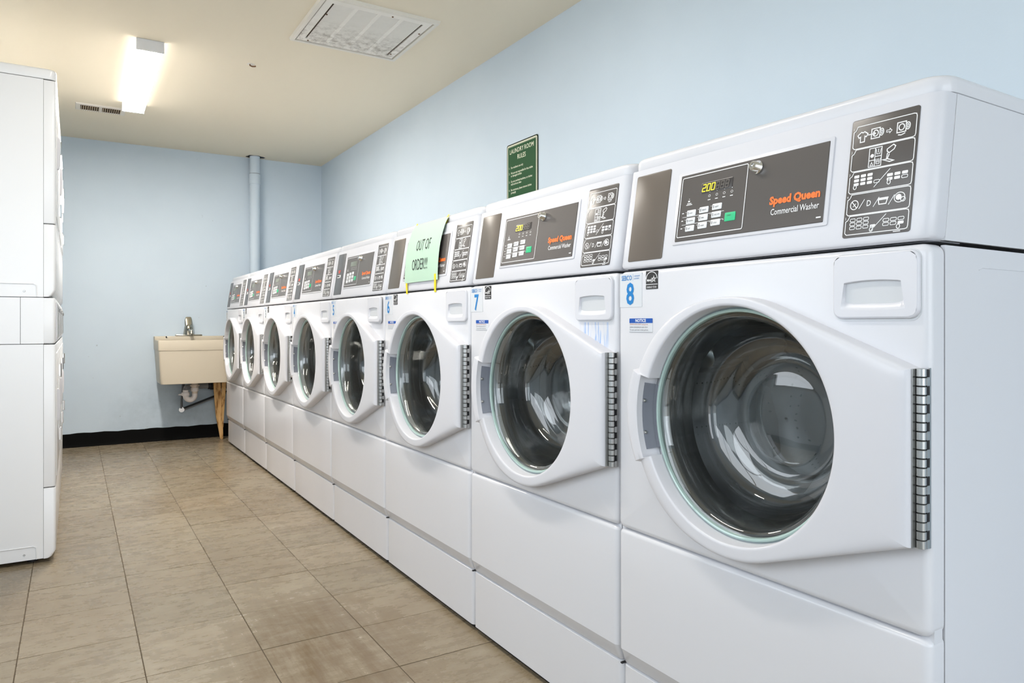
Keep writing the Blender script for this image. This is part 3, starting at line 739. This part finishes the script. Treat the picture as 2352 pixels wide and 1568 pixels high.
# ------------------------------------------------------------------ stacked dryers (front at x=0 facing +X, near side at y=0)
DW, DD, DH = .683, .70, 1.968
DC = {}
def dm(key, fn, smooth=True):
    if key not in DC: DC[key] = fn().map(lambda x, y, z: (x, y-DW/2, z)).mesh(key, smooth)
    return DC[key]
def dwrap(z, ins=0, f=0, rad=.010, back=-.041, n=5):
    y0, y1 = .001+ins, DW-.001-ins; f = f-ins; p = [(back, y0), (f-rad, y0)]
    for i in range(1, n+1): g = pi/2*i/n; p.append((f-rad+rad*sin(g), y0+rad-rad*cos(g)))
    for i in range(n+1): g = pi/2*i/n; p.append((f-rad+rad*cos(g), y1-rad+rad*sin(g)))
    p.append((back, y1)); return [(x, y, z) for x, y in p]
def dpanel(z0, z1, chamfer=False):
    def f():
        rings = []
        if chamfer: rings += [dwrap(z0, 0, -.022), dwrap(z0+.006, 0, -.013), dwrap(z0+.028, 0, 0)]
        else: rings += [dwrap(z0, .004), dwrap(z0+.002, .001), dwrap(z0+.005)]
        rings += [dwrap(z1-.005), dwrap(z1-.002, .001), dwrap(z1, .004)]
        return MB().loft(rings, closed=False)
    return f
def dcab(z0, z1):
    def f():
        m = MB().box((-DD, 0, z0), (-.042, DW, z1)); return m
    return f
def dband():
    m = MB().loft([dwrap(z, i, -.002) for z, i in ((.871, .003), (.873, .001), (.876, 0), (1.049, 0), (1.052, .001), (1.053, .003))], closed=False)
    return m
def dlid():
    def ring(ins, z, g=0): return [(x, y, z) for x, y in rr(-DD, .0015-ins, -.001+ins, DW+.001-ins, .022, 6)]
    rings = [ring(.006, 1.9245), ring(.001, 1.9245), ring(0, 1.927), ring(0, 1.954)]
    for i in range(1, 6): g = pi/2*i/5; rings.append(ring(.013*(1-cos(g)), 1.954+.013*sin(g)))
    return MB().loft(rings, cap0=True, cap1=True)
def ddoor(z0, z1): return lambda: MB().rbox((-.002, .06, z0), (.003, DW-.06, z1), .0022, 2)
def dhandle(z): 
    def f():
        m = MB(); pr = []
        for dz, x in ((-.066, .002), (-.064, .009), (-.056, .0125), (0, .0135), (.056, .0125), (.064, .009), (.066, .002)):
            pr.append([(a, b, z+dz) for a, b in ((-.001, .085), (x, .087), (x+.0005, .10), (x, .113), (-.001, .115))])
        return m.loft(pr, cap0=True, cap1=True)
    return f
def dhinge(z): return lambda: MB().rbox((.001, DW-.075, z-.03), (.009, DW-.05, z+.03), .002, 1).tube([(.009, DW-.055, z-.032), (.009, DW-.055, z+.032)], .0035, 8)
def demb(z): # pressed outline and screw on the side sheet
    def f():
        m = MB(); p = [(-.6, -.0016, z+.052), (-.075, -.0016, z+.052), (-.066, -.0016, z+.046), (-.064, -.0016, z)]
        return m.tube(p, .0018, 6)
    return f
def coinbox(y0):
    def f():
        m = MB().rbox((-.004, y0, .893), (.006, y0+.13, 1.028), .002, 1); return m
    return f
DLAB = ['near pair of stacked white dryers, its blank side facing out', 'middle pair of stacked white dryers seen edge-on', 'far pair of stacked white dryers nearest the back wall']
for i in range(3):
    y0 = 2.838 + i*.690
    r = empty('stacked_dryer', (-1.100, y0+DW/2, 0), DLAB[i], 'dryer', 'stacked dryers along the left wall')
    def part(name, key, fn, m, parent=None, smooth=True): return link(name, dm(key, fn, smooth), m, parent or r)
    lower = part('lower_cabinet', 'd_cab1', dcab(.018, .868), 'enamel_dryer', smooth=False)
    upper = part('upper_cabinet', 'd_cab2', dcab(1.056, 1.922), 'enamel_dryer', smooth=False)
    part('control_band', 'd_cab3', lambda: MB().box((-DD, 0, .8705), (-.118, DW, 1.0535)).box((-.1165, 0, .8705), (-.041, DW, 1.0535)), 'enamel_dryer', smooth=False)
    bf = part('band_front', 'd_band', dband, 'enamel_dryer')
    part('lid', 'd_lid', dlid, 'enamel_dryer')
    part('lower_front', 'd_f1', dpanel(.298, .867), 'enamel_dryer'); part('kick_panel', 'd_f0', dpanel(.016, .2955, True), 'enamel_dryer')
    part('upper_front', 'd_f3', dpanel(1.3495, 1.9215), 'enamel_dryer'); part('upper_kick_panel', 'd_f2', dpanel(1.057, 1.347, True), 'enamel_dryer')
    for z0, z1, zh, kk in ((.33, .83, .617, 'a'), (1.385, 1.885, 1.652, 'b')):
        dd = part('door', 'd_door'+kk, ddoor(z0, z1), 'enamel_dryer'); part('door_handle', 'd_han'+kk, dhandle(zh), 'plastic', dd)
        for q, zz in enumerate((z0+.1, z1-.1)): part('door_hinge', 'd_hin%s%d' % (kk, q), dhinge(zz), 'chrome', dd)
    for q, yy in enumerate((.07, .34)):
        cb = part('coin_slide', 'd_coin%d' % q, coinbox(yy), 'steel'); part('coin_frame', 'd_cf%d' % q, lambda yy=yy: MB().rbox((-.003, yy-.012, .884), (.003, yy+.142, 1.037), .001, 1), 'plastic', cb)
        part('coin_knob', 'd_ck%d' % q, lambda yy=yy: MB().rbox((.004, yy+.045, 1.0), (.010, yy+.085, 1.016), .002, 1), 'steel_dark', cb)
    for zz, kk, par in ((.018, 'a', lower), (1.056, 'b', upper)):
        part('side_emboss', 'd_emb'+kk, demb(zz), 'enamel_dryer', par)
        part('side_screw', 'd_ssc'+kk, lambda zz=zz: MB().lathe_x((0, 0), [(.0001, -.003), (.003, -.003), (.0042, 0)], 10).map(lambda x, y, z: (-.105+y, x+0.0, zz+.022+z)), 'steel', par)
    for q, (xx, yy) in enumerate(((-.08, .05), (-.08, DW-.05), (-.64, .05), (-.64, DW-.05))):
        part('foot', 'd_ft%d' % q, lambda xx=xx, yy=yy: MB().lathe_z((xx, yy), [(.018, 0), (.018, .008), (.008, .010), (.008, .02)], 12), 'black_plastic')

# ------------------------------------------------------------------ laundry sink in the far corner
SY = 5.525
sk = empty('laundry_sink', (-.19, 5.70, 0), 'cream utility sink on the back wall at the end of the washers', 'sink')
so = sk.location
def sl(mb): return mb.map(lambda x, y, z: (x-so[0], y-so[1], z-so[2]))
def sp(name, mb, m, parent=None, smooth=True, ang=32):
    return link(name, sl(mb).mesh(name, smooth, ang), m, parent or sk)
def tubring(x0, x1, y0, y1, z, r=.02): return [(x, y, z) for x, y in rr(x0, x1, y0, y1, r, 4)]
xa, xb, yb_ = -.487, .110, 5.888
rings = [tubring(xa+.05, xb-.02, SY+.02, yb_-.05, .481, .02), tubring(xa+.020, xb-.012, SY+.004, yb_-.045, .484, .022), tubring(xa+.016, xb-.008, SY+.002, yb_-.04, .50, .018), tubring(xa+.004, xb-.002, SY, yb_-.012, .742, .012),
         tubring(xa+.001, xb, SY-.004, yb_-.008, .744, .012), tubring(xa, xb, SY-.005, yb_-.003, .752, .012), tubring(xa-.002, xb, SY-.006, yb_, .818, .012), tubring(xa-.001, xb, SY-.004, yb_, .823, .012),
         tubring(xa+.022, xb-.022, SY+.024, yb_-.10, .823, .02), tubring(xa+.034, xb-.034, SY+.034, yb_-.11, .56, .03), tubring(xa+.07, xb-.07, SY+.07, yb_-.14, .51, .03)]
basin = sp('basin', MB().loft(rings, cap0=True, cap1=True), 'tub_cream')
sp('back_ledge', MB().rbox((xa-.002, yb_-.105, .80), (xb, yb_, .852), .006, 2), 'tub_cream', basin)
for xx in (-.405, .03): sp('wall_screw', MB().tube([(xx, yb_-.112, .846), (xx, yb_-.10, .846)], .006, 10), 'black_plastic', basin)
fa = sp('faucet', MB().rbox((-.335, 5.792, .850), (-.135, 5.852, .866), .006, 2).lathe_z((-.235, 5.822), [(.042, .862), (.040, .875), (.034, .915), (.032, .93), (.02, .945)], 20), 'chrome_dull')
sp('faucet_lever', MB().loft([[(x, y, z) for x, y in rr(-.235-w_, -.235+w_, 5.822+o_-t_, 5.822+o_+t_, t_*.8, 3)] for z, w_, t_, o_ in ((.93, .028, .018, 0), (.955, .030, .015, .004), (.985, .027, .010, .010), (1.004, .022, .007, .013), (1.009, .016, .004, .014))], cap0=True, cap1=True), 'chrome_dull', fa)
sp('faucet_spout', MB().tube([(-.235, 5.812, .90), (-.235, 5.77, .905), (-.235, 5.70, .902), (-.235, 5.66, .890), (-.235, 5.655, .872)], [.016, .015, .013, .012, .012], 12), 'chrome_dull', fa)
tail = sp('drain_tailpiece', MB().lathe_z((-.205, 5.70), [(.026, .485), (.026, .462), (.036, .460), (.036, .448), (.028, .446), (.028, .43), (.022, .425), (.022, .39)], 20), 'nut_cream')
arc = [(-.205, 5.70, .44)] + [(-.205-.034+.034*cos(a), 5.70, .375-.034*sin(a)) for a in [pi*i/12 for i in range(13)]] + [(-.273, 5.70, .42)]
tr = sp('p_trap', MB().tube(arc, .021, 14), 'pvc')
sp('trap_nut', MB().lathe_z((-.205, 5.70), [(.029, .408), (.031, .412), (.031, .432), (.029, .436)], 12), 'pvc', tr)
sp('trap_nut', MB().lathe_z((-.273, 5.70), [(.028, .375), (.030, .379), (.030, .398), (.028, .402)], 12), 'pvc', tr)
sp('trap_wing', MB().loft([[(-.30, 5.70+a, .386+b) for a, b in ((-.006, -.008), (.006, -.008), (.006, .008), (-.006, .008))], [(-.325, 5.70+a*.4, .386+b*.4) for a, b in ((-.006, -.008), (.006, -.008), (.006, .008), (-.006, .008))]], cap0=True, cap1=True), 'pvc', tr)
dp = sp('drain_pipe', MB().tube([(-.273, 5.70, .42), (-.268, 5.71, .435), (-.25, 5.73, .440), (-.20, 5.775, .440), (-.16, 5.80, .440), (-.02, 5.80, .440)], .021, 14), 'pvc_grey')
sp('pipe_coupling', MB().tube([(-.075, 5.80, .438), (-.03, 5.80, .438)], .032, 16).tube([(-.09, 5.80, .438), (-.078, 5.80, .438)], .027, 16), 'black_plastic', dp)
sp('black_pipe', MB().tube([(-.03, 5.80, .438), (.14, 5.80, .436)], .027, 14), 'black_plastic', dp)
hs = sp('supply_hose', MB().tube([(-.262, 5.80, .80), (-.268, 5.79, .60), (-.285, 5.79, .45), (-.292, 5.81, .33), (-.291, 5.825, .262)], .0065, 10), 'hose')
sp('supply_hose', MB().tube([(-.225, 5.80, .80), (-.24, 5.80, .60), (-.272, 5.815, .45), (-.284, 5.84, .33), (-.281, 5.845, .262)], .0065, 10), 'hose')
sp('stop_valve', MB().tube([(-.287, 5.885, .25), (-.287, 5.835, .25)], .012, 12).tube([(-.287, 5.84, .25), (-.287, 5.825, .25)], [.02, .021], 14).lathe_z((-.287, 5.84), [(.010, .25), (.012, .27), (.009, .275)], 12), 'chrome')
rodp = sp('supply_pipe', MB().tube([(-.275, 5.845, .258), (-.02, 5.845, .352), (.12, 5.845, .404)], .0075, 10), 'black_plastic')
sp('supply_pipe', MB().tube([(-.272, 5.87, .240), (-.02, 5.87, .334), (.12, 5.87, .386)], .006, 10), 'pvc_grey')
lg = sp('leg', MB().loft([[(-.072, 5.655, .482), (-.018, 5.655, .482), (-.018, 5.677, .482), (-.072, 5.677, .482)], [(-.046, 5.690, .20), (.004, 5.690, .20), (.004, 5.712, .20), (-.046, 5.712, .20)], [(-.010, 5.712, .012), (.014, 5.712, .012), (.014, 5.732, .012), (-.010, 5.732, .012)], [(-.004, 5.714, .0), (.010, 5.714, .0), (.010, 5.73, .0), (-.004, 5.73, .0)]], cap0=True, cap1=True), 'pine', smooth=False)
sp('leg_brace', MB().loft([[(-.016, 5.610, .482), (.020, 5.610, .482), (.020, 5.632, .482), (-.016, 5.632, .482)], [(-.004, 5.678, .22), (.014, 5.678, .22), (.014, 5.690, .22), (-.004, 5.690, .22)], [(.000, 5.700, .10), (.012, 5.700, .10), (.012, 5.710, .10), (.000, 5.710, .10)]], cap0=True, cap1=True), 'pine', lg, smooth=False)
sp('leg', MB().rbox((.075, 5.62, 0), (.105, 5.66, .485), .003, 1), 'pine')

# ------------------------------------------------------------------ vent pipe in the corner
vp = empty('drain_stack', (.287, 5.825, 0), 'pale blue painted vertical drain pipe against the back wall', 'pipe')
def vz(prof): return MB().lathe_z((0, 0), prof, 32)
link('pipe', vz([(.0415, .0), (.0415, H+.0)]).mesh('pipe'), 'wall_paint', vp)
link('coupling', vz([(.042, 2.150), (.0475, 2.152), (.0475, 2.232), (.0465, 2.236), (.042, 2.238)]).mesh('coupling'), 'wall_paint', vp)
link('coupling_seam', vz([(.0418, 2.2385), (.0440, 2.2385), (.0440, 2.2405), (.0418, 2.2405)]).mesh('seam'), 'print_text', vp)
# ragged hole in the ceiling around the pipe
ho = MB(); pts = []
for i in range(28):
    g = 2*pi*i/28; rx = .060+.012*sin(3*g+1)+random.uniform(-.006, .006); ry = .050+random.uniform(-.006, .006)
    if sin(g) > 0: ry = .06
    pts.append((.287+rx*(1.25 if cos(g) > 0 else 1.2)*cos(g), min(5.825+ry*sin(g), 5.893)))
ho.loft([[(x, y, H-.0008) for x, y in pts], [(x, y, H+.001) for x, y in pts]], cap0=True, cap1=True)
tag(link('ceiling_hole', ho.mesh('ceiling_hole', False), 'dark_void'), 'ragged dark hole cut in the ceiling around the pipe', 'hole')

# ------------------------------------------------------------------ ceiling things
def lamp(y0, lab, dm='diffuser'):
    r = empty('ceiling_light', (-.708, y0+.61, H), lab, 'light', 'long fluorescent ceiling lights')
    def q(name, mb, m): return link(name, mb.mesh(name, True), m, r)
    q('housing', MB().box((-.055, -.61, -.012), (.055, .61, 0)), 'fixture')
    for s in (-1, 1): q('end_cap', MB().rbox((-.064, s*.61-.006, -.058), (.064, s*.61+.006, 0), .002, 1), 'fixture')
    prof = [(.060, -.0535), (.055, -.0565), (-.055, -.0565), (-.060, -.0535)]
    q('diffuser', MB().loft([[(x, y, z) for x, z in prof] for y in (-.603, .603)]), dm)
    for s in (-1, 1): q('diffuser_side', MB().loft([[(s*x, y, z) for x, z in ((.0605, -.003), (.0625, -.030), (.0615, -.050), (.060, -.0535))] for y in (-.603, .603)], closed=False), 'diffuser_side')
lamp(3.487, 'lit white fluorescent light on the ceiling near the back wall')
lamp(.85, 'added dimmer fluorescent light on the ceiling, unseen, filling the near half of the room', 'diffuser_fill')  # unseen lamp, added to even out the light in the near half
# return air grille
gx, gy, gw, gd = .166, 2.800, .565, .575
g = empty('return_grille', (gx, gy, H), 'large dusty white square air return grille in the ceiling', 'vent')
def frame_ring(w0, w1, z0, z1):
    m = MB()
    return m.loft([[(a*w0, b*w0*gd/gw, z0) for a, b in ((-1, -1), (1, -1), (1, 1), (-1, 1))], [(a*w0*.985, b*w0*.985*gd/gw, z1) for a, b in ((-1, -1), (1, -1), (1, 1), (-1, 1))],
                   [(a*w1, b*w1*gd/gw, z1) for a, b in ((-1, -1), (1, -1), (1, 1), (-1, 1))], [(a*w1, b*w1*gd/gw, z0) for a, b in ((-1, -1), (1, -1), (1, 1), (-1, 1))]], closed=True)
link('frame', frame_ring(gw/2, gw/2-.022, 0, -.014).mesh('frame', False), 'vent_frame', g)
link('door_frame', frame_ring(gw/2-.025, gw/2-.062, 0, -.010).mesh('dframe', False), 'vent_white', g)
link('duct_dark', MB().box((-gw/2+.02, -gd/2+.02, -.0035), (gw/2-.02, gd/2-.02, -.0005)).mesh('duct', False), 'vent_dark', g)
iw = gw-.124; idp = gd-.126; cw = iw/4
for i in (1, 2, 3): link('rib', MB().rbox((-iw/2+cw*i-.010, -idp/2, -.010), (-iw/2+cw*i+.010, idp/2, -.002), .001, 1).mesh('rib'), 'vent_white', g)
lv = MB()
for j in range(44):
    yy = -idp/2+idp*(j+.5)/44; d_ = idp/44
    lv.add([(-cw/2+.01, yy-d_*.46, -.0050), (cw/2-.01, yy-d_*.46, -.0050), (cw/2-.01, yy+d_*.40, -.0095), (-cw/2+.01, yy+d_*.40, -.0095)], [(3, 2, 1, 0)])
    lv.add([(-cw/2+.01, yy-d_*.46, -.0043), (cw/2-.01, yy-d_*.46, -.0043), (cw/2-.01, yy+d_*.40, -.0088), (-cw/2+.01, yy+d_*.40, -.0088)], [(0, 1, 2, 3)])
lv.recalc = False; lm = lv.mesh('louvres', False)
for i in range(4):
    o = link('louvre_panel', lm, 'vent_white', g, (-iw/2+cw*(i+.5), 0, 0)); o['kind'] = 'stuff'
for x_, y_ in ((-.21, -.10), (.245, -.12), (-.2, .245), (.225, .2), (.06, -.235)):
    link('screw', MB().lathe_z((x_, y_), [(.0001, -.0125), (.004, -.0125), (.005, -.009)], 10).mesh('vscrew'), 'rust', g)
# supply register
rg_ = empty('supply_register', (-.885, 4.945, H), 'small slotted air register in the ceiling beside the light', 'vent')
link('register_plate', MB().loft([[(a*.145, b*.085, 0) for a, b in ((-1, -1), (1, -1), (1, 1), (-1, 1))], [(a*.140, b*.080, -.006) for a, b in ((-1, -1), (1, -1), (1, 1), (-1, 1))]], cap1=True).mesh('plate', False), 'vent_frame', rg_)
for sx in (-1, 1):
    link('slot_back', MB().box((sx*.0625-.054, -.050, -.0072), (sx*.0625+.054, .050, -.005)).mesh('slotback', False), 'vent_dark', rg_)
    for i in range(9):
        x_ = sx*.0625-.050+.0125*i
        link('vane', MB().loft([[(x_-.001, y_, -.016), (x_+.0015, y_, -.016), (x_+.004, y_, -.007), (x_+.0015, y_, -.007)] for y_ in (-.05, .05)], cap0=True, cap1=True).mesh('vane', False), 'register_vane', rg_)
# little broken hook
hk = empty('ceiling_hook', (-.208, 3.569, H), 'small rusty hook in a chipped spot on the ceiling', 'hook')
link('hook', MB().tube([(0, 0, 0), (0, 0, -.008), (.010, -.004, -.013), (.022, -.006, -.012), (.030, -.006, -.009)], .0035, 8).mesh('hook'), 'rust', hk)
link('chip', MB().lathe_z((.004, 0), [(.0001, -.001), (.018, -.001), (.022, .0005)], 11).mesh('chip'), 'vent_frame', hk)

# ------------------------------------------------------------------ rules sign on the right wall
sg = empty('rules_sign', (X1, 2.476, 1.45), 'green LAUNDRY ROOM RULES sign on the blue wall', 'sign')
SW, S0, S1 = .145, 1.478, 1.874
def sgl(x, y, z): return (x-X1, y-2.476, z-1.45)
def splate(hw, z0, z1, th, r): 
    p = rr(2.476-hw, 2.476+hw, z0, z1, r, 4)
    return MB().loft([[(X1-.001, a, b) for a, b in p], [(X1-th, a, b) for a, b in p]], cap0=True, cap1=True).map(sgl)
link('sign_board', splate(SW, S0, S1, .004, .012).mesh('sb'), 'sign_dark', sg)
link('sign_border', splate(SW-.006, S0+.006, S1-.006, .0046, .009).mesh('sbo'), 'sign_cream', sg)
link('sign_line', splate(SW-.0115, S0+.0115, S1-.0115, .0050, .006).mesh('sli'), 'sign_dark', sg)
link('sign_rule', splate(SW-.0135, S0+.0135, S1-.0135, .0053, .005).mesh('sru'), 'sign_cream', sg)
link('sign_face', splate(SW-.0155, S0+.0155, S1-.0155, .0057, .004).mesh('sfa'), 'sign_green', sg)
F = Flat().text('LAUNDRY ROOM', .145, -.052, .0335, align='CENTER', sx=.86, bold=.006).text('RULES', .145, -.088, .0335, align='CENTER', sx=.86, bold=.006)
link('sign_title', F.mb(lambda u, v: sgl(X1-.0064, 2.476+SW-u, S1+v)).mesh('slet0', False), 'sign_cream', sg)
F = Flat()
for i, (num, txt) in enumerate((('1.', 'For residents use only'), ('2.', 'We are not responsible for lost, stolen\nor damaged articles'), ('3.', 'Do not overload machines, or clothes\nwill not be as clean'), ('4.', 'Be courteous, please remove clothes\npromptly'), ('5.', 'Clean lint trap at the end of each\ndrying cycle'))):
    v0 = (-.128, -.156, -.199, -.242, -.285)[i]
    F.text(num, .024, v0, .0150); F.text(txt, .044, v0, .0150, sx=.86, bold=.014, line=.95)
FT = Flat().text('Thanks,', .225, -.292, .0150, shear=.25)
link('sign_thanks', FT.mb(lambda u, v: sgl(X1-.0064, 2.476+SW-u, S1+v)).mesh('slet2', False), 'sign_cream', sg)
link('sign_lettering', F.mb(lambda u, v: sgl(X1-.0064, 2.476+SW-u, S1+v)).mesh('slet', False), 'sign_cream', sg)
